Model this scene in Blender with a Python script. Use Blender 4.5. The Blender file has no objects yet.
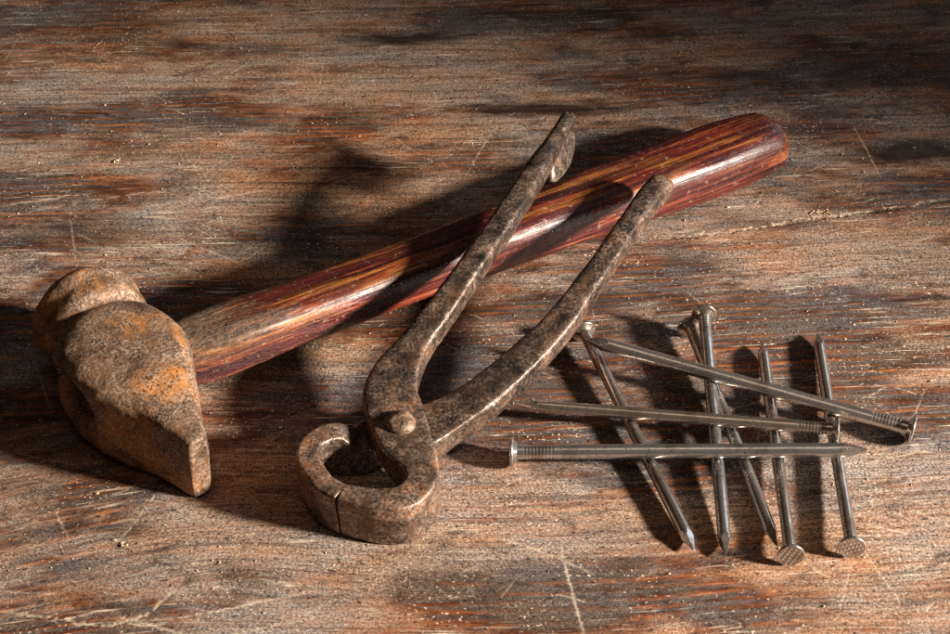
import bpy, math, random
import numpy as np
from mathutils import Vector, Matrix, noise as mnoise

MM = 0.001
random.seed(7)
rng = np.random.default_rng(11)
scene = bpy.context.scene
COL = scene.collection

# ------------------------------------------------------------------ camera
ELEV = math.radians(39.5)
DIST = 635.0          # mm to the centre of the still life
FPX = 1905.0          # focal length in photo pixels (photo 950 wide)
cam_pos = Vector((0, -DIST*math.cos(ELEV), DIST*math.sin(ELEV)))
FWD = Vector((0, math.cos(ELEV), -math.sin(ELEV)))
UPV = Vector((0, math.sin(ELEV), math.cos(ELEV)))
cd = bpy.data.cameras.new('camera')
cd.sensor_width = 36.0
cd.lens = 36.0*FPX/950.0
cd.clip_start = 0.02
cd.clip_end = 50
cd.dof.use_dof = True
cd.dof.focus_distance = 0.625
cd.dof.aperture_fstop = 40
cam = bpy.data.objects.new('camera', cd)
COL.objects.link(cam)
cam.location = cam_pos*MM
cam.rotation_euler = (math.pi/2-ELEV, 0, 0)
scene.camera = cam

# ------------------------------------------------------------------ light
world = bpy.data.worlds.new('World')
scene.world = world
world.use_nodes = True
# dim warm room with two added bright patches, behind right and overhead, for the steel to reflect
wt = world.node_tree
bg = wt.nodes['Background']
tc = wt.nodes.new('ShaderNodeTexCoord')
def room_patch(direction, inner, outer):
    dp = wt.nodes.new('ShaderNodeVectorMath'); dp.operation = 'DOT_PRODUCT'
    nz = wt.nodes.new('ShaderNodeVectorMath'); nz.operation = 'NORMALIZE'
    wt.links.new(tc.outputs['Generated'], nz.inputs[0])
    wt.links.new(nz.outputs[0], dp.inputs[0])
    dp.inputs[1].default_value = Vector(direction).normalized()
    mr = wt.nodes.new('ShaderNodeMapRange'); mr.interpolation_type = 'SMOOTHSTEP'
    wt.links.new(dp.outputs['Value'], mr.inputs[0])
    mr.inputs[1].default_value = math.cos(math.radians(outer))
    mr.inputs[2].default_value = math.cos(math.radians(inner))
    return mr.outputs[0]
def wmix(fac, a, b):
    m = wt.nodes.new('ShaderNodeMix'); m.data_type = 'RGBA'
    wt.links.new(fac, m.inputs[0])
    for sck, v in ((m.inputs[6], a), (m.inputs[7], b)):
        if isinstance(v, tuple): sck.default_value = (*v, 1)
        else: wt.links.new(v, sck)
    return m.outputs[2]
room = wmix(room_patch((0.0, 0.1, 1.0), 20, 85), (0.032, 0.015, 0.008), (0.046, 0.026, 0.015))
room = wmix(room_patch((0.66, 0.66, 0.36), 8, 17), room, (1.25, 1.40, 1.6))  # added pale cool patch, gives the steel a bright edge
room = wmix(room_patch((0.0, -0.12, 1.0), 6, 15), room, (1.05, 0.80, 0.58))  # added warm overhead patch, draws a highlight line along the level nails
wt.links.new(room, bg.inputs[0])
bg.inputs[1].default_value = 1.0

def aim(o, target):
    d = Vector(target) - o.location
    o.rotation_euler = d.to_track_quat('-Z', 'Y').to_euler()

LAZ, LEL, LD = math.radians(-21), math.radians(22), 1.5
ld = bpy.data.lights.new('key_lamp', 'SPOT')
ld.energy = 375
ld.color = (1.0, 0.885, 0.75)
ld.shadow_soft_size = 0.078
ld.spot_size = math.radians(20.0)
ld.spot_blend = 0.50
key = bpy.data.objects.new('key_lamp', ld)
COL.objects.link(key)
key.location = (LD*math.cos(LEL)*math.cos(LAZ), LD*math.cos(LEL)*math.sin(LAZ), LD*math.sin(LEL))
aim(key, (-0.065, -0.078, 0))

ad = bpy.data.lights.new('soft_fill', 'AREA')  # added cool fill without a visible source, for sheen on the nails
ad.energy = 0.35
ad.size = 0.30
ad.color = (0.85, 0.92, 1.0)
soft = bpy.data.objects.new('soft_fill', ad)
COL.objects.link(soft)
soft.location = (0.95, 0.10, 0.50)
aim(soft, (0.05, 0.0, 0))

scene.view_settings.view_transform = 'Standard'
scene.view_settings.look = 'None'
scene.view_settings.exposure = 0
scene.view_settings.gamma = 1
scene.render.engine = 'CYCLES'
scene.cycles.max_bounces = 6
scene.cycles.use_denoising = False
scene.cycles.filter_width = 1.2

# ------------------------------------------------------------------ helpers
def P(u, v, z=0.0):
    """world point (mm) seen at photo position (u, v) lying at height z"""
    d = FWD*FPX + Vector((1, 0, 0))*(u-475.0) + UPV*(317.0-v)
    t = (z-cam_pos.z)/d.z
    return cam_pos + d*t

def tag(o, label=None, cat=None, group=None, kind=None):
    if label: o['label'] = label
    if cat: o['category'] = cat
    if group: o['group'] = group
    if kind: o['kind'] = kind

def empty(name, loc, rz=0.0):
    o = bpy.data.objects.new(name, None)
    COL.objects.link(o)
    o.location = Vector(loc)*MM
    o.rotation_euler = (0, 0, rz)
    o.empty_display_size = 0.01
    return o

def mesh_obj(name, verts, faces, mat, parent=None, smooth=True, world_space=True):
    """verts in mm.  When world_space the verts are given in world mm and moved into the parent's frame."""
    me = bpy.data.meshes.new(name)
    vs = [Vector(v) for v in verts]
    if parent is not None and world_space:
        inv = (Matrix.Translation(parent.location) @ parent.rotation_euler.to_matrix().to_4x4()).inverted()
        vs = [inv @ (v*MM) for v in vs]
    else:
        vs = [v*MM for v in vs]
    me.from_pydata([tuple(v) for v in vs], [], faces)
    me.validate()
    if smooth:
        me.polygons.foreach_set('use_smooth', [True]*len(me.polygons))
    me.materials.append(mat)
    o = bpy.data.objects.new(name, me)
    COL.objects.link(o)
    if parent is not None: o.parent = parent
    return o

def catmull(ctrl, per):
    """ctrl: list of numeric tuples -> smooth resampled list"""
    A = [np.array(c, float) for c in ctrl]
    A = [2*A[0]-A[1]] + A + [2*A[-1]-A[-2]]
    out = []
    for i in range(1, len(A)-2):
        p0, p1, p2, p3 = A[i-1:i+3]
        L = np.linalg.norm((p2-p1)[:3])
        n = max(2, int(L/per))
        # centripetal-ish tangents scaled to the segment
        d1 = np.linalg.norm((p1-p0)[:3])+1e-6; d2 = L+1e-6; d3 = np.linalg.norm((p3-p2)[:3])+1e-6
        m1 = ((p1-p0)/d1*d2 + (p2-p1)/d2*d1)/(d1+d2)*d2
        m2 = ((p2-p1)/d2*d3 + (p3-p2)/d3*d2)/(d2+d3)*d2
        for k in range(n):
            t = k/n
            h00 = 2*t**3-3*t**2+1; h10 = t**3-2*t**2+t; h01 = -2*t**3+3*t**2; h11 = t**3-t**2
            out.append(h00*p1+h10*m1+h01*p2+h11*m2)
    out.append(A[-2])
    return out

def spow(c, e):
    return math.copysign(abs(c)**e, c)

def sweep(ctrl, per=1.0, N=40, cap=(1.0, 1.0), up=Vector((0, 0, 1))):
    """ctrl rows: x y z w h n -> closed tube of superellipse sections.  cap = rounding length in mm at each end"""
    rows = catmull(ctrl, per)
    pts = [Vector(r[:3]) for r in rows]
    secs = []
    for i, r in enumerate(rows):
        a = pts[max(0, i-1)]; b = pts[min(len(pts)-1, i+1)]
        T = (b-a).normalized()
        S = T.cross(up).normalized()
        U = S.cross(T).normalized()
        secs.append((pts[i], T, S, U, r[3], r[4], r[5]))
    def rounded(sec, sign, L):
        p, T, S, U, w, h, n = sec
        res = []
        for k in range(1, 7):
            a = k/6*math.pi/2
            s = math.cos(a)
            kk = 1-(1-s)*min(1.0, L/min(w, h)) if L < min(w, h) else s
            kk = max(kk, 0.02) if L >= min(w, h) else kk
            res.append((p+T*sign*L*math.sin(a), T, S, U, w*kk, h*kk, n))
        return res
    secs = list(reversed(rounded(secs[0], -1, cap[0]))) + secs + rounded(secs[-1], 1, cap[1])
    V, F = [], []
    for (p, T, S, U, w, h, n) in secs:
        for k in range(N):
            a = 2*math.pi*k/N
            e = 2.0/n
            V.append(p + S*(w*spow(math.cos(a), e)) + U*(h*spow(math.sin(a), e)))
    M = len(secs)
    for i in range(M-1):
        for k in range(N):
            k2 = (k+1) % N
            F.append((i*N+k, i*N+k2, (i+1)*N+k2, (i+1)*N+k))
    for i, rev in ((0, False), (M-1, True)):
        c = sum((V[i*N+k] for k in range(N)), Vector())/N
        V.append(c); ci = len(V)-1
        for k in range(N):
            k2 = (k+1) % N
            F.append((ci, i*N+k, i*N+k2) if rev else (ci, i*N+k2, i*N+k))
    return V, F

def rough_up(V, F, amp, scale, amp2=0.0, scale2=1.0, seed=0.0, zmin=None):
    """hand-forged unevenness: push the vertices along their normals by noise"""
    nrm = [Vector() for _ in V]
    for f in F:
        a, b, c = V[f[0]], V[f[1]], V[f[2]]
        n = (b-a).cross(c-a)
        for i in f: nrm[i] += n
    off = Vector((seed, seed*1.7, -seed))
    out = []
    for v, n in zip(V, nrm):
        n = n.normalized() if n.length > 0 else Vector((0, 0, 1))
        d = amp*mnoise.noise(v*scale+off)
        if amp2: d += amp2*mnoise.fractal(v*scale2+off, 1.0, 2.0, 3)
        w = v+n*d
        if zmin is not None and w.z < zmin: w.z = zmin
        out.append(w)
    return out

# ------------------------------------------------------------------ node helper
class NT:
    def __init__(self, name):
        self.m = bpy.data.materials.new(name)
        self.m.use_nodes = True
        self.t = self.m.node_tree
        self.bsdf = self.t.nodes['Principled BSDF']
        self.out = self.t.nodes['Material Output']
    def n(self, typ, **kw):
        nd = self.t.nodes.new(typ)
        for k, v in kw.items(): setattr(nd, k, v)
        return nd
    def link(self, a, b): self.t.links.new(a, b)
    def setin(self, sock, v):
        if hasattr(v, 'links') or isinstance(v, bpy.types.NodeSocket): self.link(v, sock)
        else: sock.default_value = v
    def coord(self):
        return self.n('ShaderNodeTexCoord').outputs['Object']
    def mapping(self, vec, scale=(1, 1, 1), loc=(0, 0, 0), rot=(0, 0, 0)):
        m = self.n('ShaderNodeMapping')
        self.link(vec, m.inputs[0])
        m.inputs['Location'].default_value = loc
        m.inputs['Rotation'].default_value = rot
        m.inputs['Scale'].default_value = scale
        return m.outputs[0]
    def noise(self, vec, scale, detail=4, rough=0.55, dist=0.0, out=0):
        n = self.n('ShaderNodeTexNoise')
        self.link(vec, n.inputs['Vector'])
        n.inputs['Scale'].default_value = scale
        n.inputs['Detail'].default_value = detail
        n.inputs['Roughness'].default_value = rough
        n.inputs['Distortion'].default_value = dist
        return n.outputs[out]
    def ramp(self, fac, stops, interp='LINEAR'):
        r = self.n('ShaderNodeValToRGB')
        self.link(fac, r.inputs[0])
        cr = r.color_ramp
        cr.interpolation = interp
        while len(cr.elements) < len(stops): cr.elements.new(0.5)
        for e, (p, c) in zip(cr.elements, stops):
            e.position = p
            e.color = (c, c, c, 1) if isinstance(c, (int, float)) else (*c, 1)
        return r.outputs[0]
    def mix(self, fac, a, b, mode='MIX'):
        m = self.n('ShaderNodeMix', data_type='RGBA', blend_type=mode)
        self.setin(m.inputs[0], fac)
        for s, v in ((m.inputs[6], a), (m.inputs[7], b)):
            if isinstance(v, tuple): s.default_value = (*v, 1)
            else: self.link(v, s)
        return m.outputs[2]
    def math(self, op, a, b=0.0, clamp=False):
        m = self.n('ShaderNodeMath', operation=op, use_clamp=clamp)
        self.setin(m.inputs[0], a); self.setin(m.inputs[1], b)
        return m.outputs[0]
    def attr(self, name):
        return self.n('ShaderNodeAttribute', attribute_name=name).outputs['Fac']
    def xyz(self, x, y, z=0.0):
        c = self.n('ShaderNodeCombineXYZ')
        self.setin(c.inputs[0], x); self.setin(c.inputs[1], y); self.setin(c.inputs[2], z)
        return c.outputs[0]
    def sep(self, v):
        s = self.n('ShaderNodeSeparateXYZ'); self.link(v, s.inputs[0]); return s.outputs
    def bump(self, height, dist, strength=1.0, prev=None):
        b = self.n('ShaderNodeBump')
        b.inputs['Strength'].default_value = strength
        b.inputs['Distance'].default_value = dist
        self.link(height, b.inputs['Height'])
        if prev is not None: self.link(prev, b.inputs['Normal'])
        return b.outputs[0]
    def finish(self, color=None, rough=None, metal=None, normal=None, **kw):
        b = self.bsdf
        if color is not None: self.setin(b.inputs['Base Color'], color if not isinstance(color, tuple) else (*color, 1))
        if rough is not None: self.setin(b.inputs['Roughness'], rough)
        if metal is not None: self.setin(b.inputs['Metallic'], metal)
        if normal is not None: self.link(normal, b.inputs['Normal'])
        for k, v in kw.items(): self.setin(b.inputs[k.replace('_', ' ')], v)
        return self.m

# ------------------------------------------------------------------ materials
def mat_tabletop():
    t = NT('worn_plank')
    co = t.coord()
    x, y, z = t.sep(co)
    g = t.attr('grain')            # metres across the grain, bent round the knots
    stain = t.attr('stain')
    scr = t.attr('scratch')
    wear = t.attr('wear')
    w1 = t.noise(co, 9.0, 3, 0.5)
    gv = t.xyz(x, g, t.math('MULTIPLY', w1, 0.02))
    def gn(sx, sy, off, detail=5, rough=0.62, dist=0.3):
        return t.noise(t.mapping(gv, (sx, sy, 10), off), 1.0, detail, rough, dist)
    streak = t.math('ADD', t.math('MULTIPLY', gn(34, 190, (0, 0, 0), 6, 0.68), 0.55), t.math('MULTIPLY', gn(7, 330, (4, 0, 0), 5, 0.66, 0.15), 0.45))
    streak = t.math('ADD', t.math('MULTIPLY', t.math('SUBTRACT', streak, 0.5), 1.25), 0.5)
    mott = gn(60, 120, (3, 5, 0), 8, 0.76, 0.8)
    fine = gn(130, 900, (1, 2, 0), 4, 0.65, 0.2)
    salt = t.noise(co, 1250, 3, 0.75)
    salt2 = t.noise(t.mapping(co, (1, 1, 1), (.3, .7, .1)), 2100, 2, 0.6)
    # growth rings: uneven ridges about two millimetres apart, strongest where the bloom is rubbed off
    wv = t.n('ShaderNodeTexWave', wave_type='BANDS', bands_direction='Y', wave_profile='SIN')
    t.link(t.mapping(gv, (7, 88, 0)), wv.inputs['Vector'])
    wv.inputs['Scale'].default_value = 1.0
    wv.inputs['Distortion'].default_value = 4.5
    wv.inputs['Detail'].default_value = 3.0
    wv.inputs['Detail Scale'].default_value = 1.8
    rings = wv.outputs['Fac']
    bare_zone = t.ramp(t.math('ADD', wear, t.math('MULTIPLY', t.math('SUBTRACT', gn(18, 60, (9, 9, 0), 4), 0.5), 0.8)), [(0.25, 1.0), (0.60, 0.12)])
    # bare wood
    bare = t.ramp(streak, [(0.34, (0.028, 0.011, 0.006)), (0.46, (0.110, 0.038, 0.016)), (0.57, (0.25, 0.098, 0.042)), (0.72, (0.46, 0.23, 0.12))])
    ring_dark = t.math('MULTIPLY', t.ramp(rings, [(0.30, 0.85), (0.62, 0.0)]), bare_zone)
    bare = t.mix(ring_dark, bare, t.ramp(mott, [(0.4, (0.030, 0.022, 0.022)), (0.65, (0.14, 0.13, 0.14))]))
    bare = t.mix(t.ramp(fine, [(0.36, 0.8), (0.50, 0.0)]), bare, (0.035, 0.025, 0.024))
    # blue-grey grime
    grime = gn(24, 62, (3, 1, 0), 8, 0.74, 0.9)
    col = t.mix(t.ramp(grime, [(0.46, 0.0), (0.58, 0.85)]), bare, t.ramp(salt, [(0.4, (0.042, 0.037, 0.036)), (0.65, (0.19, 0.175, 0.172))]))
    # pale pinkish dusty bloom: mottled, and speckled down to the grain of the dust
    bl = gn(27, 58, (7, 4, 0), 9, 0.76, 0.8)
    blm = t.ramp(t.math('ADD', bl, t.math('MULTIPLY', t.math('SUBTRACT', wear, 0.5), 0.42)), [(0.45, 0.0), (0.66, 1.0)])
    blm = t.math('MULTIPLY', blm, t.ramp(gn(12, 480, (6, 3, 0), 5, 0.68, 0.2), [(0.40, 0.35), (0.53, 1.0)]))
    blm = t.math('MULTIPLY', blm, t.ramp(salt, [(0.38, 0.15), (0.62, 1.0)]))
    warm = gn(30, 70, (1, 8, 0), 4)
    pale = t.mix(t.ramp(warm, [(0.40, 0.0), (0.62, 1.0)]), (0.60, 0.53, 0.475), (0.64, 0.46, 0.34))
    pale = t.mix(t.ramp(salt2, [(0.40, 0.75), (0.54, 0.0)]), pale, (0.20, 0.135, 0.10))
    col = t.mix(t.math('MULTIPLY', blm, 0.92), col, pale)
    tint = gn(9, 17, (2, 6, 0), 4, 0.6, 0.6)
    col = t.mix(1.0, col, t.ramp(tint, [(0.38, (1.0, 0.80, 0.62)), (0.5, (1.0, 0.96, 0.92)), (0.62, (0.86, 0.90, 0.96))]), 'MULTIPLY')
    # pale raised fibres along the grain
    fib = gn(50, 1000, (2, 9, 0), 3, 0.6, 0.1)
    fibm = t.math('MULTIPLY', t.ramp(fib, [(0.58, 0.0), (0.68, 1.0)]), t.ramp(gn(24, 90, (5, 5, 5), 3), [(0.46, 0.0), (0.62, 1.0)]))
    col = t.mix(t.math('MULTIPLY', fibm, 0.8), col, (0.72, 0.62, 0.50))
    # salt-like light grains and dark pits
    col = t.mix(t.math('MULTIPLY', t.ramp(t.noise(co, 900, 2, 0.5), [(0.63, 0.0), (0.70, 0.95)]), t.ramp(t.noise(co, 45, 4, 0.7), [(0.46, 0.05), (0.62, 1.0)])), col, (0.85, 0.70, 0.54))
    col = t.mix(t.ramp(gn(500, 900, (1, 1, 4), 3, 0.65), [(0.33, 0.9), (0.42, 0.0)]), col, (0.020, 0.013, 0.012))
    col = t.mix(t.ramp(mott, [(0.32, 0.85), (0.46, 0.0)]), col, (0.035, 0.020, 0.014))
    # stains and knots, scratches
    col = t.mix(t.math('MULTIPLY', stain, t.ramp(streak, [(0.3, 1.0), (0.7, 0.88)])), col, (0.022, 0.011, 0.007))
    col = t.mix(t.math('MULTIPLY', scr, t.ramp(salt, [(0.35, 0.35), (0.6, 1.0)]), clamp=True), col, (0.80, 0.66, 0.50))
    # relief
    h = t.math('ADD', t.math('MULTIPLY', t.math('MULTIPLY', rings, bare_zone), 1.2), t.math('MULTIPLY', fine, 0.8))
    h = t.math('ADD', h, t.math('MULTIPLY', mott, 1.2))
    nb = t.bump(h, 0.00020, 0.8)
    nb = t.bump(t.noise(co, 620, 5, 0.7), 0.00015, 0.8, nb)
    nb = t.bump(salt, 0.00006, 0.8, nb)
    rough = t.ramp(grime, [(0.3, 0.48), (0.7, 0.70)])
    return t.finish(col, rough, 0.0, nb, Specular_IOR_Level=0.22)

def mat_rust(name, dark, brown, orange, pale, k_orange=0.5, k_pale=0.5, metal=0.25, r0=0.5, sc=1.0, bumpk=1.0, rusty_jaws=False):
    t = NT(name)
    co = t.coord()
    a = t.noise(co, 90*sc, 6, 0.66, 0.6)
    b = t.noise(t.mapping(co, (1, 1, 1), (3, 1, 2)), 55*sc, 6, 0.65, 0.8)
    c = t.noise(t.mapping(co, (1, 1, 1), (.3, .8, .2)), 130*sc, 6, 0.72, 0.3)
    sp = t.noise(co, 1000, 3, 0.75)
    sp2 = t.noise(t.mapping(co, (1, 1, 1), (.5, .1, .7)), 1100, 4, 0.75)
    col = t.mix(t.ramp(a, [(0.35, 0.0), (0.62, 1.0)]), dark, brown)
    if rusty_jaws:      # hands kept the grips dark and smooth, the jaws have rusted
        jy = t.sep(co)[1]
        jaw = t.ramp(t.math('ADD', t.math('MULTIPLY', jy, -12.0), 0.5), [(0.30, 0.0), (0.55, 1.0)])
        k_orange = t.math('MULTIPLY', t.math('ADD', t.math('MULTIPLY', jaw, 0.8), 0.45), k_orange)
        k_pale = t.math('MULTIPLY', t.math('ADD', t.math('MULTIPLY', jaw, 0.5), 0.75), k_pale)
        col = t.mix(t.math('MULTIPLY', jaw, 0.55), col, t.mix(t.ramp(a, [(0.35, 0.0), (0.62, 1.0)]), brown, (0.24, 0.15, 0.10)))
    col = t.mix(t.math('MULTIPLY', t.ramp(b, [(0.50, 0.0), (0.66, 1.0)]), k_orange, clamp=True), col, orange)
    pm = t.math('MULTIPLY', t.ramp(c, [(0.38, 0.0), (0.60, 1.0)]), t.ramp(sp, [(0.46, 0.0), (0.56, 1.0)]))
    col = t.mix(t.math('MULTIPLY', pm, k_pale, clamp=True), col, pale)
    col = t.mix(t.math('MULTIPLY', t.ramp(sp2, [(0.40, 0.92), (0.49, 0.0)]), t.ramp(a, [(0.42, 1.0), (0.60, 0.25)])), col, (0.018, 0.013, 0.011))
    # rubbed edges
    geo = t.n('ShaderNodeNewGeometry')
    edge = t.ramp(geo.outputs['Pointiness'], [(0.52, 0.0), (0.60, 0.6)])
    col = t.mix(t.math('MULTIPLY', edge, 0.6), col, pale)
    nb = t.bump(c, 0.0008*bumpk, 0.5)
    nb = t.bump(t.noise(co, 420, 5, 0.7), 0.00050*bumpk, 0.85, nb)
    nb = t.bump(t.math('ADD', sp, sp2), 0.00026*bumpk, 0.9, nb)
    rr = t.ramp(sp, [(0.3, r0+0.22), (0.65, r0)])
    mt = t.math('MULTIPLY', t.ramp(b, [(0.45, 1.0), (0.62, 0.3)]), metal)
    return t.finish(col, rr, mt, nb)

def mat_handle():
    t = NT('varnished_handle')
    co = t.coord()
    x, y, z = t.sep(co)
    wob = t.noise(t.mapping(co, (9, 40, 40)), 1.0, 3, 0.5)
    v = t.xyz(x, t.math('ADD', y, t.math('MULTIPLY', wob, 0.006)), z)
    s1 = t.noise(t.mapping(v, (9, 300, 300)), 1.0, 6, 0.70, 0.5)
    s2 = t.noise(t.mapping(v, (16, 900, 900), (1, 2, 3)), 1.0, 4, 0.6, 0.2)
    big = t.noise(t.mapping(v, (14, 55, 55), (4, 2, 1)), 1.0, 4, 0.6, 0.8)
    wood = t.ramp(s1, [(0.38, (0.014, 0.003, 0.003)), (0.47, (0.055, 0.008, 0.007)), (0.53, (0.16, 0.024, 0.012)), (0.59, (0.28, 0.080, 0.018)), (0.68, (0.46, 0.22, 0.05))])
    # upper side is worn yellow-brown, front is red varnish
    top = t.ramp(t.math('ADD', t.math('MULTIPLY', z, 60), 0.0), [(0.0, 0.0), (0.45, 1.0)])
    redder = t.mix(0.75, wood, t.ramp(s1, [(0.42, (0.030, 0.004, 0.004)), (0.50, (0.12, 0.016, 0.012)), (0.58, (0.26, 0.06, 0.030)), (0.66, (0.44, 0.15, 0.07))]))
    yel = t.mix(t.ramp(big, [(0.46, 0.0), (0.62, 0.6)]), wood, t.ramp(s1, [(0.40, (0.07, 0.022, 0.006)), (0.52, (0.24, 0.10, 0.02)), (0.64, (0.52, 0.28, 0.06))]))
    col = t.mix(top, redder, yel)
    purple = t.noise(t.mapping(v, (18, 90, 90), (8, 3, 1)), 1.0, 4, 0.6, 0.6)
    col = t.mix(t.ramp(purple, [(0.47, 0.0), (0.58, 0.8)]), col, (0.050, 0.007, 0.010))
    col = t.mix(t.ramp(s2, [(0.36, 0.95), (0.48, 0.0)]), col, (0.018, 0.004, 0.004))
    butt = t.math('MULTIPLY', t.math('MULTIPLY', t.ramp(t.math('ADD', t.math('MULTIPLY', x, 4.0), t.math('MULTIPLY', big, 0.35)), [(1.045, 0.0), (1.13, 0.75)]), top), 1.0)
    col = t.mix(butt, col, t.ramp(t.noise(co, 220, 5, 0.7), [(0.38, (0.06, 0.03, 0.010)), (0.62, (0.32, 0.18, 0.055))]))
    # dirt, grazes and dust
    n3 = t.noise(co, 420, 5, 0.7)
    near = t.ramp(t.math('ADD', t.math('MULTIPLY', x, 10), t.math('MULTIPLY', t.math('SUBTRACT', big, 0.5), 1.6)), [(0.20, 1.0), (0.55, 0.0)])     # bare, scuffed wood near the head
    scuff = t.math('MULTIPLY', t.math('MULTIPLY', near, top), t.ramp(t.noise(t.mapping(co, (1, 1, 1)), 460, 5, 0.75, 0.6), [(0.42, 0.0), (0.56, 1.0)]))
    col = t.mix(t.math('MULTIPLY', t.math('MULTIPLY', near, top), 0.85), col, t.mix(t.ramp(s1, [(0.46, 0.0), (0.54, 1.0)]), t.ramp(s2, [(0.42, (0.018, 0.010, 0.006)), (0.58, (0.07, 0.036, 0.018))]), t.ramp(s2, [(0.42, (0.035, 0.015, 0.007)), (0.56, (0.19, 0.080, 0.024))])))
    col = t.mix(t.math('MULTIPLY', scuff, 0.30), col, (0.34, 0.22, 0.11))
    col = t.mix(t.ramp(n3, [(0.60, 0.0), (0.70, 0.5)]), col, (0.50, 0.36, 0.26))
    specks = t.math('MULTIPLY', t.ramp(t.noise(co, 1300, 2, 0.6), [(0.66, 0.0), (0.74, 0.7)]), t.ramp(t.noise(co, 50, 4, 0.7), [(0.50, 0.0), (0.64, 1.0)]))
    col = t.mix(specks, col, (0.60, 0.46, 0.36))
    nb = t.bump(t.math('ADD', s1, s2), 0.0005, 0.55)
    nb = t.bump(n3, 0.00022, 0.7, nb)
    nb = t.bump(t.math('MULTIPLY', near, t.noise(t.mapping(co, (1, 3, 3)), 220, 5, 0.7, 1.0)), 0.0016, 0.9, nb)
    rr = t.ramp(n3, [(0.35, 0.26), (0.65, 0.50)])
    rr = t.math('ADD', rr, t.math('MULTIPLY', near, 0.2), clamp=True)
    t.bsdf.inputs['Coat Roughness'].default_value = 0.30
    return t.finish(col, rr, 0.0, nb, Coat_Weight=0.2)

def mat_nail():
    t = NT('nail_steel')
    co = t.coord()
    ob = t.n('ShaderNodeObjectInfo').outputs['Random']
    n = t.noise(t.mapping(co, (60, 500, 500)), 1.0, 4, 0.6)
    sp = t.noise(co, 800, 4, 0.7)
    col = t.mix(ob, t.mix(n, (0.40, 0.39, 0.39), (0.76, 0.76, 0.78)), t.mix(n, (0.34, 0.28, 0.23), (0.68, 0.60, 0.52)))
    col = t.mix(t.ramp(t.noise(co, 160, 4, 0.6), [(0.50, 0.0), (0.66, 0.5)]), col, (0.20, 0.12, 0.07))
    col = t.mix(t.ramp(sp, [(0.33, 0.6), (0.45, 0.0)]), col, (0.03, 0.025, 0.022))
    nb = t.bump(sp, 0.00003, 0.5)
    nb = t.bump(n, 0.00003, 0.5, nb)
    return t.finish(col, t.ramp(sp, [(0.3, 0.30), (0.7, 0.17)]), 0.92, nb)

def mat_plain(name, c1, c2, scale, rough):
    t = NT(name)
    co = t.coord()
    n = t.noise(co, scale, 4, 0.6)
    return t.finish(t.mix(n, c1, c2), rough, 0.0, t.bump(n, 0.0002, 0.6))

M_TOP = mat_tabletop()
M_HEAD = mat_rust('rusted_hammer_steel', (0.070, 0.042, 0.028), (0.21, 0.110, 0.055), (0.48, 0.185, 0.030), (0.52, 0.40, 0.32), 0.95, 0.68, 0.30, 0.46, 1.0, 0.75)
M_PIN = mat_rust('dark_pitted_steel', (0.018, 0.014, 0.012), (0.080, 0.050, 0.036), (0.32, 0.12, 0.04), (0.56, 0.45, 0.38), 0.5, 0.50, 0.6, 0.28, 1.6, 0.34, True)
M_RIVET = mat_rust('brown_rivet_steel', (0.06, 0.035, 0.025), (0.19, 0.105, 0.06), (0.40, 0.17, 0.06), (0.52, 0.38, 0.28), 0.6, 0.45, 0.3, 0.42, 1.5, 0.6)
M_HANDLE = mat_handle()
M_NAIL = mat_nail()
M_DUST = mat_plain('wood_crumb', (0.42, 0.28, 0.16), (0.75, 0.60, 0.42), 700, 0.9)

# ------------------------------------------------------------------ tabletop
def lattice_noise(x, y, seed):
    r = np.random.default_rng(seed)
    tab = r.random((256, 256))
    xi = np.floor(x).astype(int); yi = np.floor(y).astype(int)
    fx = x-xi; fy = y-yi
    fx = fx*fx*(3-2*fx); fy = fy*fy*(3-2*fy)
    g = lambda a, b: tab[a % 256, b % 256]
    return ((g(xi, yi)*(1-fx)+g(xi+1, yi)*fx)*(1-fy) + (g(xi, yi+1)*(1-fx)+g(xi+1, yi+1)*fx)*fy)*2-1

def fbm(x, y, seed, octv=4):
    s = 0; a = 1; tot = 0
    for i in range(octv):
        s = s + a*lattice_noise(x*2**i+13.1*i, y*2**i+7.7*i, seed+i); tot += a; a *= 0.5
    return s/tot

def axis(lo, hi, step, ext):
    core = np.arange(lo, hi+step, step)
    left, right = [], []
    s, p = step*2, lo-step
    while p > lo-ext: left.append(p); s *= 1.35; p -= s
    left.append(lo-ext)
    s, p = step*2, core[-1]+step
    while p < hi+ext: right.append(p); s *= 1.35; p += s
    right.append(hi+ext)
    return np.concatenate([left[::-1], core, right])

XS = axis(-192, 192, 0.40, 450)
YS = axis(-148, 228, 0.42, 450)
GX, GY = np.meshgrid(XS, YS)
grain = GY + 2.5*fbm(GX/90, GY/70, 5) + 1.0*fbm(GX/28, GY/16, 9)
grain = grain - 0.05*GX*(1/(1+np.exp(-(GX-20)/40))) - 0.02*GX
# grain swings up towards the lower left and wraps a knot there
q = P(120, 560)
rr = np.exp(-(((GX-q.x+30)/75)**2 + ((GY-q.y)/38)**2))
grain = grain - 0.30*(GX-q.x)*rr
def knot(u, v, rx, ry, amp):
    global grain
    p = P(u, v)
    d = np.exp(-(((GX-p.x)/rx)**2+((GY-p.y)/ry)**2))
    grain = grain + amp*np.tanh((GY-p.y)/ry*1.5)*d
    return d
knot(238, 588, 22, 12, -5)
knot(820, 560, 26, 10, -3)
knot(400, 40, 40, 10, 4)
knot(560, 108, 50, 8, 3)
stain = np.zeros_like(GX)
def add_stain(u, v, rx, ry, k, seed, rot=0.0):
    global stain
    p = P(u, v)
    c, s = math.cos(rot), math.sin(rot)
    dx = (GX-p.x)*c+(GY-p.y)*s; dy = -(GX-p.x)*s+(GY-p.y)*c
    wob = 0.45*fbm(GX/9, GY/3, seed)
    d = np.sqrt((dx/rx)**2+(dy/ry)**2)+wob
    stain = np.maximum(stain, k*np.clip(1.6-1.6*d, 0, 1))
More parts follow.
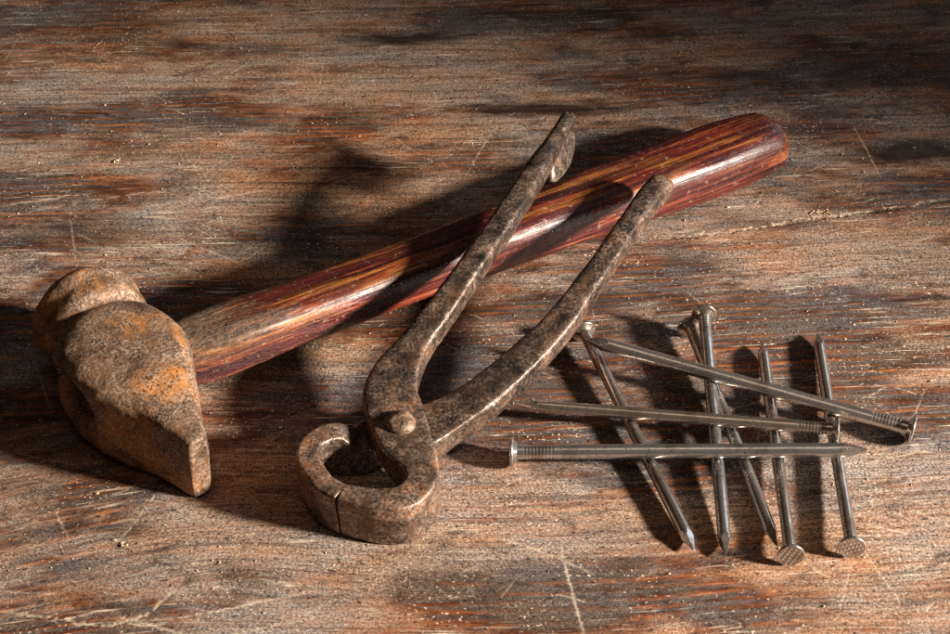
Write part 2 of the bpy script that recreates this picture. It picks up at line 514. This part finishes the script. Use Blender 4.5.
for a in [(545, 108, 50, 7, 1.0, 31, .03), (402, 38, 30, 8, 1.0, 32, .05), (905, 152, 32, 10, .95, 33, .05), (215, 125, 26, 9, .6, 34, .1),
          (700, 75, 60, 5, .6, 35, .02), (850, 80, 60, 8, .6, 36, .0), (245, 578, 12, 6, .55, 37, -.4), (30, 240, 14, 5, .5, 38, 0),
          (770, 222, 26, 5, .45, 39, 0), (640, 560, 16, 4, .35, 40, .05), (560, 15, 60, 6, .5, 41, 0), (150, 20, 50, 4, .35, 42, 0),
          (700, 262, 18, 6, .4, 43, 0), (590, 300, 30, 8, .45, 44, 0), (95, 232, 34, 10, .5, 45, 0), (930, 265, 16, 8, .3, 46, 0),
          (455, 330, 20, 14, .35, 47, 0), (122, 545, 3.2, 1.4, .9, 48, 0.2), (822, 213, 3.0, 1.2, 1.0, 49, 0)]:
    add_stain(*a)
wear = np.clip(0.50 + 1.05*fbm(GX/55, GY/24, 61) + 0.25*fbm(GX/14, GY/7, 62), 0, 1)
for (u, v, rx, ry, k) in [(200, 60, 90, 60, .25), (230, 560, 60, 26, .35), (520, 510, 40, 22, .45), (860, 480, 34, 20, .4), (740, 230, 70, 16, .3), (850, 400, 26, 14, -.5),
                          (560, 600, 90, 10, -.35), (470, 400, 40, 14, -.6), (620, 380, 60, 30, -.5), (300, 400, 30, 10, -.4), (900, 300, 40, 12, -.4)]:
    p = P(u, v)
    wear = wear + k*np.exp(-(((GX-p.x)/rx)**2+((GY-p.y)/ry)**2))
wear = np.clip(wear, 0, 1)
scr = np.zeros_like(GX)
height = 0.10*fbm(GX/30, GY/10, 21) + 0.06*fbm(GX/5, GY/1.6, 22, 3)

def add_scratch(pts, width, k, depth, jag=0.0, seed=0, dash=0.0, dark=0.0):
    """polyline in photo pixels, width and depth in mm"""
    global scr, height
    r = np.random.default_rng(seed+900)
    W = [P(*p) for p in pts]
    W = catmull([(w.x, w.y, 0.0) for w in W], 1.2) if len(W) > 2 else [np.array((W[0].x*(1-t)+W[1].x*t, W[0].y*(1-t)+W[1].y*t, 0)) for t in np.linspace(0, 1, max(3, int((W[1]-W[0]).length/1.2)))]
    n = len(W)
    prev = None
    for i in range(n):
        c = np.array(W[i][:2], float) + (r.normal(0, jag, 2) if jag else 0)
        if prev is not None:
            if not (dash and r.random() < dash):
                a, b = prev, c
                m = width*3+1
                ix0 = np.searchsorted(XS, min(a[0], b[0])-m); ix1 = np.searchsorted(XS, max(a[0], b[0])+m)
                iy0 = np.searchsorted(YS, min(a[1], b[1])-m); iy1 = np.searchsorted(YS, max(a[1], b[1])+m)
                if ix1 > ix0 and iy1 > iy0:
                    X = GX[iy0:iy1, ix0:ix1]; Y = GY[iy0:iy1, ix0:ix1]
                    ab = b-a; L2 = float(ab@ab)+1e-9
                    tt = np.clip(((X-a[0])*ab[0]+(Y-a[1])*ab[1])/L2, 0, 1)
                    d = np.hypot(X-a[0]-tt*ab[0], Y-a[1]-tt*ab[1])
                    fade = math.sin(math.pi*min(0.98, max(0.02, i/n)))**0.4
                    w = width*r.uniform(0.6, 1.3)
                    f = np.exp(-(d/w)**2)*fade
                    scr[iy0:iy1, ix0:ix1] = np.maximum(scr[iy0:iy1, ix0:ix1], k*f)
                    if dark: stain[iy0:iy1, ix0:ix1] = np.maximum(stain[iy0:iy1, ix0:ix1], dark*f)
                    height[iy0:iy1, ix0:ix1] = np.minimum(height[iy0:iy1, ix0:ix1], height[iy0:iy1, ix0:ix1]*(1-f)-depth*f)
        prev = c
S = add_scratch
S([(645, 238), (690, 234), (735, 231), (790, 221), (850, 213), (905, 205), (955, 197)], 0.40, .7, .25, .45, 1, .40)
S([(650, 239.5), (700, 236), (770, 226), (850, 215), (905, 207), (955, 199)], 0.32, 0, .7, .30, 2, .25, 1.0)
S([(0, 613), (60, 619), (110, 627)], .35, 0, .4, .3, 28, .4, 1.0)
S([(493, 536), (540, 551), (595, 574)], .32, .6, .12, .1, 3, .15)
S([(562, 548), (572, 590), (585, 636)], .35, .7, .15, .12, 4, .1)
S([(868, 555), (885, 580), (900, 600)], .3, .6, .1, .1, 5, .1)
S([(805, 562), (828, 577)], .3, .6, .1, .1, 6)
S([(915, 510), (955, 528)], .3, .6, .1, .1, 7)
S([(0, 612), (50, 617), (110, 625), (150, 612), (175, 590)], .45, .7, .25, .3, 8, .15)
S([(120, 617), (155, 626), (190, 636)], .4, .7, .15, .15, 9)
S([(130, 622), (200, 614), (260, 602), (320, 590)], .35, .6, .12, .15, 10, .15)
S([(230, 634), (330, 615)], .3, .5, .1, .15, 11, .2)
S([(285, 542), (322, 540)], .3, .7, .1, .1, 12)
S([(52, 503), (70, 540)], .25, .4, .1, .1, 13)
S([(218, 198), (268, 190)], .45, .6, .1, .15, 14)
S([(0, 218), (60, 206), (150, 192), (260, 182)], .3, .5, .05, .25, 15, .35)
S([(0, 206), (50, 199), (90, 193)], .4, .5, .05, .35, 16, .3)
S([(85, 168), (170, 165), (250, 160)], .25, .35, .05, .25, 17, .35)
S([(35, 548), (60, 556), (110, 548)], .25, .35, .1, .15, 18, .2)
S([(0, 591), (60, 594)], .25, .5, .1, .1, 19)
S([(370, 88), (480, 80)], .2, .35, .05, .2, 20, .4)
S([(440, 210), (520, 240)], .2, .3, .05, .2, 21, .4)
for i in range(300):      # small random grazes
    u, v = random.uniform(-20, 970), random.uniform(-10, 640)
    L = random.uniform(5, 32) if random.random() < .85 else random.uniform(40, 90)
    a = random.gauss(-0.10, 0.30) if random.random() < .75 else random.uniform(-1.5, 1.5)
    du, dv = L*math.cos(a), L*math.sin(a)
    S([(u, v), (u+du*.5, v+dv*.5+random.uniform(-1.5, 1.5)), (u+du, v+dv)], random.uniform(.12, .26), random.uniform(.25, .75), random.uniform(.03, .12), .1, 100+i, .15)

height = np.minimum(height, 0.12)
nx, ny = len(XS), len(YS)
inside = (GX > -200) & (GX < 200) & (GY > -156) & (GY < 236)
height = np.where(inside, height, 0.0)
Vb = np.stack([GX, GY, height-0.08], -1).reshape(-1, 3)*MM
idx = np.arange(nx*ny).reshape(ny, nx)
Q = np.stack([idx[:-1, :-1], idx[:-1, 1:], idx[1:, 1:], idx[1:, :-1]], -1).reshape(-1, 4)
me = bpy.data.meshes.new('wooden_tabletop')
me.vertices.add(len(Vb)); me.vertices.foreach_set('co', Vb.astype(np.float32).ravel())
me.loops.add(Q.size); me.loops.foreach_set('vertex_index', Q.astype(np.int32).ravel())
me.polygons.add(len(Q))
me.polygons.foreach_set('loop_start', np.arange(0, Q.size, 4, dtype=np.int32))
me.polygons.foreach_set('use_smooth', np.ones(len(Q), dtype=bool))
me.update()
for nm, arr in (('grain', grain*MM), ('stain', stain), ('scratch', scr), ('wear', wear)):
    at = me.attributes.new(nm, 'FLOAT', 'POINT')
    at.data.foreach_set('value', arr.astype(np.float32).ravel())
me.materials.append(M_TOP)
top = bpy.data.objects.new('wooden_tabletop', me)
COL.objects.link(top)
tag(top, 'scratched dusty brown wooden tabletop with dark stains under the tools', kind='structure')

# ------------------------------------------------------------------ hammer
C0 = P(81, 308, 17.5)            # centre of the poll's far face
C1 = P(199, 467, 12.5)           # centre of the peen edge
Hs = P(130, 374, 18.0)           # handle axis inside the eye
He = P(776, 137, 9.7)
hd = (He-Hs); HL = hd.length
hammer = empty('hammer', (Hs.x, Hs.y, 0), math.atan2(hd.y, hd.x))
tag(hammer, 'old hammer with rusty cross peen head and red varnished wooden handle lying on the tabletop', 'hammer')

axd = (C1-C0); AL = axd.length; axn = axd.normalized()
# t(fraction), w, h, n
prof = [(0.000, 15.8, 15.8, 2.0), (0.016, 17.3, 17.3, 2.0), (0.10, 17.6, 17.6, 2.05), (0.175, 17.0, 17.0, 2.1), (0.212, 14.4, 14.8, 2.2), (0.240, 15.2, 15.6, 2.8), (0.27, 15.9, 15.9, 3.4),
        (0.34, 18.4, 16.3, 4.2), (0.43, 20.0, 16.5, 4.6), (0.52, 19.0, 16.4, 4.8), (0.60, 15.8, 16.0, 5.0), (0.68, 12.6, 15.3, 5.2), (0.80, 9.0, 14.3, 5.5), (0.92, 5.6, 13.0, 5.5), (0.985, 3.8, 12.3, 4.5), (1.0, 3.3, 11.8, 4.0)]
ctrl = []
for (t_, w, h, n) in prof:
    p = C0 + axd*t_
    ctrl.append((p.x, p.y, p.z, w, h, n))
V, F = sweep(ctrl, per=0.7, N=110, cap=(1.2, 0.9))
side = axn.cross(Vector((0, 0, 1))).normalized()       # towards ... handle or away
if side.dot(hd) < 0: side = -side
V2 = []
for v in V:
    t_ = (v-C0).dot(axn)/AL
    # the cheeks are forged unevenly: broad on the free side, narrower on the handle side
    ax_pt = C0+axn*((v-C0).dot(axn))
    sv = (v-ax_pt).dot(side)
    if sv < 0:
        k = np.interp(t_, [0.0, 0.22, 0.30, 0.43, 0.55, 0.63, 0.72, 0.82, 1.0], [1, 1, 1.20, 1.08, 1.17, 1.32, 1.30, 1.12, 1.0])
        low = min(1.0, max(0.0, (4-(v.z-ax_pt.z))/12))
        k = k*(1-0.06*low*math.exp(-((t_-0.52)/0.22)**2))
    else:
        k = np.interp(t_, [0.0, 0.22, 0.34, 0.43, 0.55, 0.65, 0.8, 1.0], [1, 0.98, 0.97, 0.96, 0.97, 1.04, 1.04, 1.0])
    v = v+side*(sv*(float(k)-1))
    r = v-Hs
    along = r.dot(axn); sd = r.dot(side); up = r.z
    # eye: hollow on the side away from the handle
    e = math.sqrt((along/10.5)**2+(up/7.5)**2)
    if sd < 0 and e < 1.25:
        v = v + side*(8.0*max(0, min(1, (1.25-e)/0.35)))
    # waist between the cheek lobes, left and right of the eye
    if abs(up) > 0 and 0.25 < t_ < 0.66:
        k = math.exp(-((up+1)/5.5)**2)*math.sin(math.pi*(t_-0.25)/0.41)
        v = v - side*(1.8*k if sd > 0 else -3.6*k)
    V2.append(v)
V2 = rough_up(V2, F, 0.5, 0.07, 0.22, 0.16, 3.0)
zm = min(v.z for v in V2)
V2 = [Vector((v.x, v.y, max(v.z, 0.05))) for v in V2]
head = mesh_obj('hammer_head', V2, F, M_HEAD, hammer)
head['label'] = 'rust-stained forged hammer head with a round poll and a wedge peen'

# handle, built along its own X so the grain runs with it
hloc = bpy.data.objects.new('handle', None)
un = hd.normalized()
ctrl = []
for (s, w, h, n) in [(-15.5, 7.2, 6.3, 2.4), (8, 8.2, 7.2, 2.8), (15, 9.0, 7.8, 3.2), (19, 9.7, 8.3, 3.4), (60, 9.7, 8.2, 3.5), (100, 9.9, 8.2, 3.5), (140, 10.5, 8.5, 3.5), (185, 11.7, 9.3, 3.4), (HL-16, 12.2, 9.6, 3.2), (HL-7.5, 11.6, 9.5, 2.6)]:
    ctrl.append((s, 0, 0, w, h, n))
V, F = sweep(ctrl, per=1.5, N=64, cap=(0.8, 9.4))
V = rough_up(V, F, 0.45, 0.05, 0.14, 0.25, 9.0)
me = bpy.data.meshes.new('handle')
me.from_pydata([tuple(v*MM) for v in V], [], F)
me.polygons.foreach_set('use_smooth', [True]*len(me.polygons))
me.materials.append(M_HANDLE)
bpy.data.objects.remove(hloc)
handle = bpy.data.objects.new('handle', me)
COL.objects.link(handle)
handle.parent = hammer
handle.location = (0, 0, Hs.z*MM)
handle.rotation_euler = (0, -math.asin(un.z), 0)

# ------------------------------------------------------------------ pincers
def rows(spec):
    """spec: (u, v, zref, zcentre, w, h, n) -> sweep control rows"""
    out = []
    for (u, v, zr, zc, w, h, n) in spec:
        p = P(u, v, zr)
        out.append((p.x, p.y, zc, w, h, n))
    return out

pv = P(400, 419, 19)
pincers = empty('pincers', (pv.x, pv.y, 0), 0)
tag(pincers, 'old dark steel carpenter pincers lying open-handled across the hammer handle', 'pincers')

upA = Vector((0, -0.12, 1)).normalized()
spec = [
    (568.5, 119, 34.5, 34.5, 2.8, 2.8, 2.6),
    (558.5, 136, 33.8, 33.8, 3.0, 3.3, 2.4),
    (543, 161, 33, 33, 3.9, 4.2, 2.4),
    (514, 207, 31.3, 31.3, 4.0, 4.2, 3.8),
    (480, 257, 28.3, 28.3, 4.2, 4.2, 4.0),
    (440, 314, 22.8, 22.8, 4.7, 4.2, 4.6),
    (409, 356, 18.5, 18.3, 5.6, 4.4, 5.0),
    (396, 371, 19.5, 16.6, 7.2, 4.5, 8.0),
    (390, 388, 20, 15.4, 8.2, 4.6, 8.0),
    (395, 407, 19.5, 14.8, 8.8, 4.6, 8.0),
    (405, 434, 19, 13.5, 8.0, 5.4, 8.0),
    (418.5, 455, 18.3, 10.2, 5.8, 8.0, 8.0),
    (420.5, 476, 18, 9.0, 5.0, 8.9, 8.0),
    (405, 492, 17.7, 8.9, 4.8, 8.7, 8.0),
    (379, 495, 17.4, 8.8, 4.3, 8.5, 8.0),
    (359, 491.8, 17.3, 8.7, 3.8, 8.45, 8.0),
    (342.8, 488.6, 17.2, 8.7, 3.4, 8.4, 8.0)]
VA, FA = sweep(rows(spec), per=0.8, N=56, cap=(1.6, 0.15), up=upA)
VA = rough_up(VA, FA, 0.25, 0.11, 0.13, 0.45, 4.0, 0.05)
# nail-pulling claw: a flattened cheek on the right of the handle's end, split off by a notch
poly = [(550, 172, 29.5), (549.5, 155, 32.5), (556, 140, 34.0), (562.5, 137, 32.6), (569, 131, 31.0), (573, 133, 30.0), (573.8, 140, 29.0), (573, 152, 25.6), (569, 165, 24.4), (563, 175, 24.2), (556, 182, 25.0), (551, 182, 26.6)]
pp = [P(*a) for a in poly]
nrm = Vector((0, 0, 0))
for i in range(len(pp)):
    nrm += (pp[i]-pp[0]).cross(pp[(i+1) % len(pp)]-pp[0])
nrm.normalize()
if nrm.dot(Vector((0.3, -0.6, 0.7))) < 0: nrm = -nrm
pp = [p+nrm*1.1 for p in pp]
cen = sum(pp, Vector())/len(pp)
layers = [(0.80, 0.0), (0.94, -0.25), (1.0, -0.8), (1.0, -2.0), (0.93, -2.7), (0.7, -3.0)]
base = len(VA)
for (s, d) in layers:
    for p in pp:
        VA.append(cen+(p-cen)*s+nrm*d)
m = len(pp)
for i in range(len(layers)-1):
    for k in range(m):
        FA.append((base+i*m+k, base+i*m+(k+1) % m, base+(i+1)*m+(k+1) % m, base+(i+1)*m+k))
VA.append(cen+nrm*0.1); FA += [(len(VA)-1, base+(k+1) % m, base+k) for k in range(m)]
VA.append(cen-nrm*3.0); FA += [(len(VA)-1, base+(len(layers)-1)*m+k, base+(len(layers)-1)*m+(k+1) % m) for k in range(m)]
lev = mesh_obj('lever', VA, FA, M_PIN, pincers)
lev['label'] = 'upper lever of the pincers with a split claw at its tip'

specB = [
    (660, 188, 26.4, 26.4, 4.6, 4.4, 2.8),
    (649, 200, 26.2, 26.2, 4.3, 4.2, 3.2),
    (628, 229, 24.8, 24.8, 4.0, 4.0, 3.6),
    (590, 284, 21.2, 21.2, 4.2, 4.0, 4.0),
    (553, 333, 17.0, 17.0, 5.0, 4.0, 5.0),
    (512, 373, 13, 13, 5.8, 4.0, 6.0),
    (482, 399, 9.8, 9.8, 6.5, 4.6, 4.4),
    (452, 419, 7.0, 7.0, 6.8, 4.5, 8.0),
    (415, 436, 5.2, 5.2, 8.6, 4.6, 8.0),
    (380, 442, 5.0, 5.0, 7.6, 4.7, 8.0),
    (352, 438, 12, 6.5, 5.0, 6.2, 8.0),
    (331, 427.5, 17.5, 8.6, 3.8, 8.5, 8.0),
    (312, 438, 17.3, 8.7, 3.6, 8.5, 8.0),
    (308, 455, 17.2, 8.7, 3.6, 8.5, 8.0),
    (314, 466, 17.2, 8.7, 3.6, 8.5, 8.0),
    (324, 479, 17.2, 8.7, 3.5, 8.5, 8.0),
    (342.0, 488.2, 17.2, 8.7, 3.4, 8.4, 8.0)]
VB, FB = sweep(rows(specB), per=0.8, N=56, cap=(4.2, 0.15), up=upA)
VB = rough_up(VB, FB, 0.25, 0.11, 0.13, 0.45, 14.0, 0.05)
lev2 = mesh_obj('lever', VB, FB, M_PIN, pincers)
lev2['label'] = 'lower lever of the pincers with a plain rounded handle end'

# rivet
def dome(c, r, h, up, N=36, K=9, skirt=2.5):
    a = up.orthogonal().normalized(); b = up.cross(a)
    V, F = [], []
    prof = [(1.0, -skirt)] + [(math.cos(k/K*math.pi/2)**0.7, h*math.sin(k/K*math.pi/2)) for k in range(K)]
    for (s, z) in prof:
        for i in range(N):
            t = 2*math.pi*i/N
            V.append(c+(a*math.cos(t)+b*math.sin(t))*r*s+up*z)
    V.append(c+up*h)
    for j in range(len(prof)-1):
        for i in range(N):
            F.append((j*N+i, j*N+(i+1) % N, (j+1)*N+(i+1) % N, (j+1)*N+i))
    j = len(prof)-1
    for i in range(N): F.append((j*N+i, j*N+(i+1) % N, len(V)-1))
    return V, F
rc = P(401, 424, 19.0)
V, F = dome(rc, 4.6, 2.4, Vector((0.05, -0.12, 1)).normalized())
V = rough_up(V, F, 0.6, 0.30, 0.25, 0.9, 2.0)
mesh_obj('rivet', V, F, M_RIVET, pincers)

# ------------------------------------------------------------------ nails
R0 = 2.25
def nail_parts(L):
    """nail along +X: head's outer face at x=0, point at x=L"""
    N = 28
    # shank with grip rings near the head
    V, F = [], []
    xs = [1.2]
    x = 2.0
    ringed = []
    while x < L-9.0:
        ringed.append(x)
        x += 0.28 if x < 16 else 3.0
    xs = [1.0, 1.5]+ringed+[L-9.0]
    def ring_r(x):
        if x < 1.6: return R0*1.10
        if 4.0 < x < 14.5: return R0 - 0.16*max(0, math.sin(x*2*math.pi/1.15))
        return R0
    for x in xs:
        r = ring_r(x)
        for i in range(N):
            a = 2*math.pi*i/N
            V.append(Vector((x, r*math.cos(a), r*math.sin(a))))
    for j in range(len(xs)-1):
        for i in range(N):
            F.append((j*N+i, (j+1)*N+i, (j+1)*N+(i+1) % N, j*N+(i+1) % N))
    shank = (V, F)
    # four-sided cut point
    V, F = [], []
    K = 12
    for j in range(K+1):
        t = j/K
        x = L-9.0+9.0*t
        lim = R0*(1.03-0.93*t**1.15)*1.0
        for i in range(N):
            a = 2*math.pi*(i+0.5)/N
            c, s = math.cos(a), math.sin(a)
            # square pyramid section clipped by the round shank
            rs = lim/max(abs(math.cos(a-math.pi/4)), abs(math.sin(a-math.pi/4)))*1.02
            r = min(R0*1.0005, rs if t > 0 else R0)
            V.append(Vector((x, r*c, r*s)))
    V.append(Vector((L+0.2, 0, 0)))
    for j in range(K):
        for i in range(N):
            F.append((j*N+i, (j+1)*N+i, (j+1)*N+(i+1) % N, j*N+(i+1) % N))
    for i in range(N): F.append((K*N+i, len(V)-1, K*N+(i+1) % N))
    point = (V, F)
    # head: disc with a checkered striking face
    V, F = [], []
    RH = 4.75
    G = 60
    grid = {}
    lim = RH-0.35
    prof = [(R0*1.05, 2.4), (R0*1.5, 1.75), (RH-0.5, 1.30), (RH-0.1, 1.15), (RH, 0.85), (RH, 0.45), (RH-0.12, 0.18), (RH-0.35, 0.05)]
    NH = 64
    for (r, x) in prof:
        for i in range(NH):
            a = 2*math.pi*i/NH
            V.append(Vector((x, r*math.cos(a), r*math.sin(a))))
    rad = [lim*(1-k/26) for k in range(1, 26)]
    for r in rad:
        for i in range(NH):
            a = 2*math.pi*i/NH
            y, z = r*math.cos(a), r*math.sin(a)
            d = 0.0
            if r < lim*0.97:
                p = 1.45
                u, w = (y+z*0.25), (z*1.0-y*0.35)
                d = 0.42*(0.5+0.5*math.cos(2*math.pi*u/(p*1.25)))**0.6*(0.5+0.5*math.cos(2*math.pi*(w+0.4*math.floor(u/(p*1.25)+0.5))/p))
                d = d-0.42*0.35
            V.append(Vector((0.05-d+0.12, y, z)))
    V.append(Vector((0.05, 0, 0)))
    rows_ = len(prof)+len(rad)
    for j in range(rows_-1):
        for i in range(NH):
            F.append((j*NH+i, j*NH+(i+1) % NH, (j+1)*NH+(i+1) % NH, (j+1)*NH+i))
    for i in range(NH): F.append(((rows_-1)*NH+i, (rows_-1)*NH+(i+1) % NH, len(V)-1))
    return shank, point, (V, F)

def mk(name, VF, flat=False):
    me = bpy.data.meshes.new(name)
    me.from_pydata([tuple(v*MM) for v in VF[0]], [], VF[1])
    me.polygons.foreach_set('use_smooth', [not flat]*len(me.polygons))
    me.materials.append(M_NAIL)
    return me
LN = 116.0
sh, pt, hdv = nail_parts(LN)
ME_S, ME_P, ME_H = mk('shank', sh), mk('point', pt, True), mk('head', hdv)

def make_nail():
    r = bpy.data.objects.new('nail', None); COL.objects.link(r); r.empty_display_size = 0.01
    for nm, me in (('shank', ME_S), ('point', ME_P), ('head', ME_H)):
        o = bpy.data.objects.new(nm, me); COL.objects.link(o); o.parent = r
    return r
proto = make_nail()
def copy_nail():
    r = proto.copy(); COL.objects.link(r)
    for ch in list(proto.children):
        c = ch.copy(); COL.objects.link(c); c.parent = r
    return r
# (head u v z) (tip u v z) roll, label
nails = [
    ((583, 330, 5.0), (694, 550, 2.3), 0.3, 'slanting steel nail with its bright round head beside the plain pincers handle end'),
    ((689, 325, 4.9), (777, 546, 2.3), 1.2, 'slanting steel nail passing under the upright nail with its head half hidden'),
    ((704, 313, 9.3), (726, 555, 2.3), 0.7, 'near upright nail with its round head at the very top of the nail pile'),
    ((791, 556, 5.0), (762, 344, 2.3), 0.2, 'nail with a checkered head facing the viewer, left of the two such heads'),
    ((852, 548, 5.0), (817, 334, 2.3), 0.9, 'nail with a checkered head facing the viewer, right of the two such heads'),
    ((839, 429.5, 10.3), (515, 404, 7.4), 0.5, 'brownish level nail in the middle of the three lying across, head over another nail'),
    ((510, 452, 5.0), (867, 450, 12.4), 0.4, 'lowest of the three nails lying across, head at left and bright cut point at right'),
    ((914, 430, 5.1), (585, 339, 14.2), 0.4, 'topmost long nail sloping across the pile with its head at far right'),
]
for i, (a, b, roll, lab) in enumerate(nails):
    o = proto if i == 0 else copy_nail()
    A, B = P(*a), P(*b)
    d = B-A
    L = d.length
    xax = d.normalized()
    yax = Vector((0, 0, 1)).cross(xax).normalized(); zax = xax.cross(yax)
    m = Matrix((xax, yax, zax)).transposed()
    m = m @ Matrix.Rotation(roll, 3, 'X')
    o.location = A*MM
    o.rotation_euler = m.to_euler()
    s = L/LN
    o.scale = (s, 1.0, 1.0) if abs(s-1) < 0.12 else (s, s, s)
    tag(o, lab, 'nail', 'steel nails piled on the tabletop')
    print('nail', i, round(L, 1))

# ------------------------------------------------------------------ crumbs and dust (nobody could count them)
V, F = [], []
def crumb(x, y, s, z=0.0):
    b = len(V)
    k = random.uniform(0.5, 1.6); a = random.uniform(0, math.pi)
    for i in range(6):
        ph = math.pi*2*i/4
        if i < 4:
            px, py, pz = math.cos(ph)*s*k, math.sin(ph)*s/k, random.uniform(-.2, .3)*s
        else:
            px, py, pz = 0, 0, (s*0.6 if i == 4 else -s*0.6)
        px += random.uniform(-.25, .25)*s; py += random.uniform(-.25, .25)*s
        V.append(Vector((x+px*math.cos(a)-py*math.sin(a), y+px*math.sin(a)+py*math.cos(a), z+pz+s*0.35)))
    for i in range(4):
        j = (i+1) % 4
        F.append((b+i, b+j, b+4)); F.append((b+j, b+i, b+5))
for i in range(2600):
    crumb(random.uniform(-190, 190), random.uniform(-145, 225), min(0.62, random.lognormvariate(-1.75, 0.45)))
def cluster(u, v, n, ru, rv, s):
    for _ in range(n):
        q = P(u+random.gauss(0, ru), v+random.gauss(0, rv))
        crumb(q.x, q.y, s*random.uniform(.4, 1.2))
cluster(822, 212, 40, 7, 1.5, .45)
for k in range(45):
    t = random.random(); cluster(655+285*t, 238-41*t, 2, 3, 2.2, .2)
cluster(120, 546, 5, 5, 3, .6); cluster(118, 158, 3, 3, 3, .7); cluster(860, 478, 30, 14, 8, .3)
cluster(640, 350, 25, 20, 16, .3); cluster(230, 560, 30, 40, 15, .3); cluster(105, 45, 12, 12, 10, .4)
dust = mesh_obj('wood_crumbs', V, F, M_DUST, None, smooth=False)
tag(dust, 'tiny pale wood crumbs and dust scattered over the tabletop', 'dust', kind='stuff')
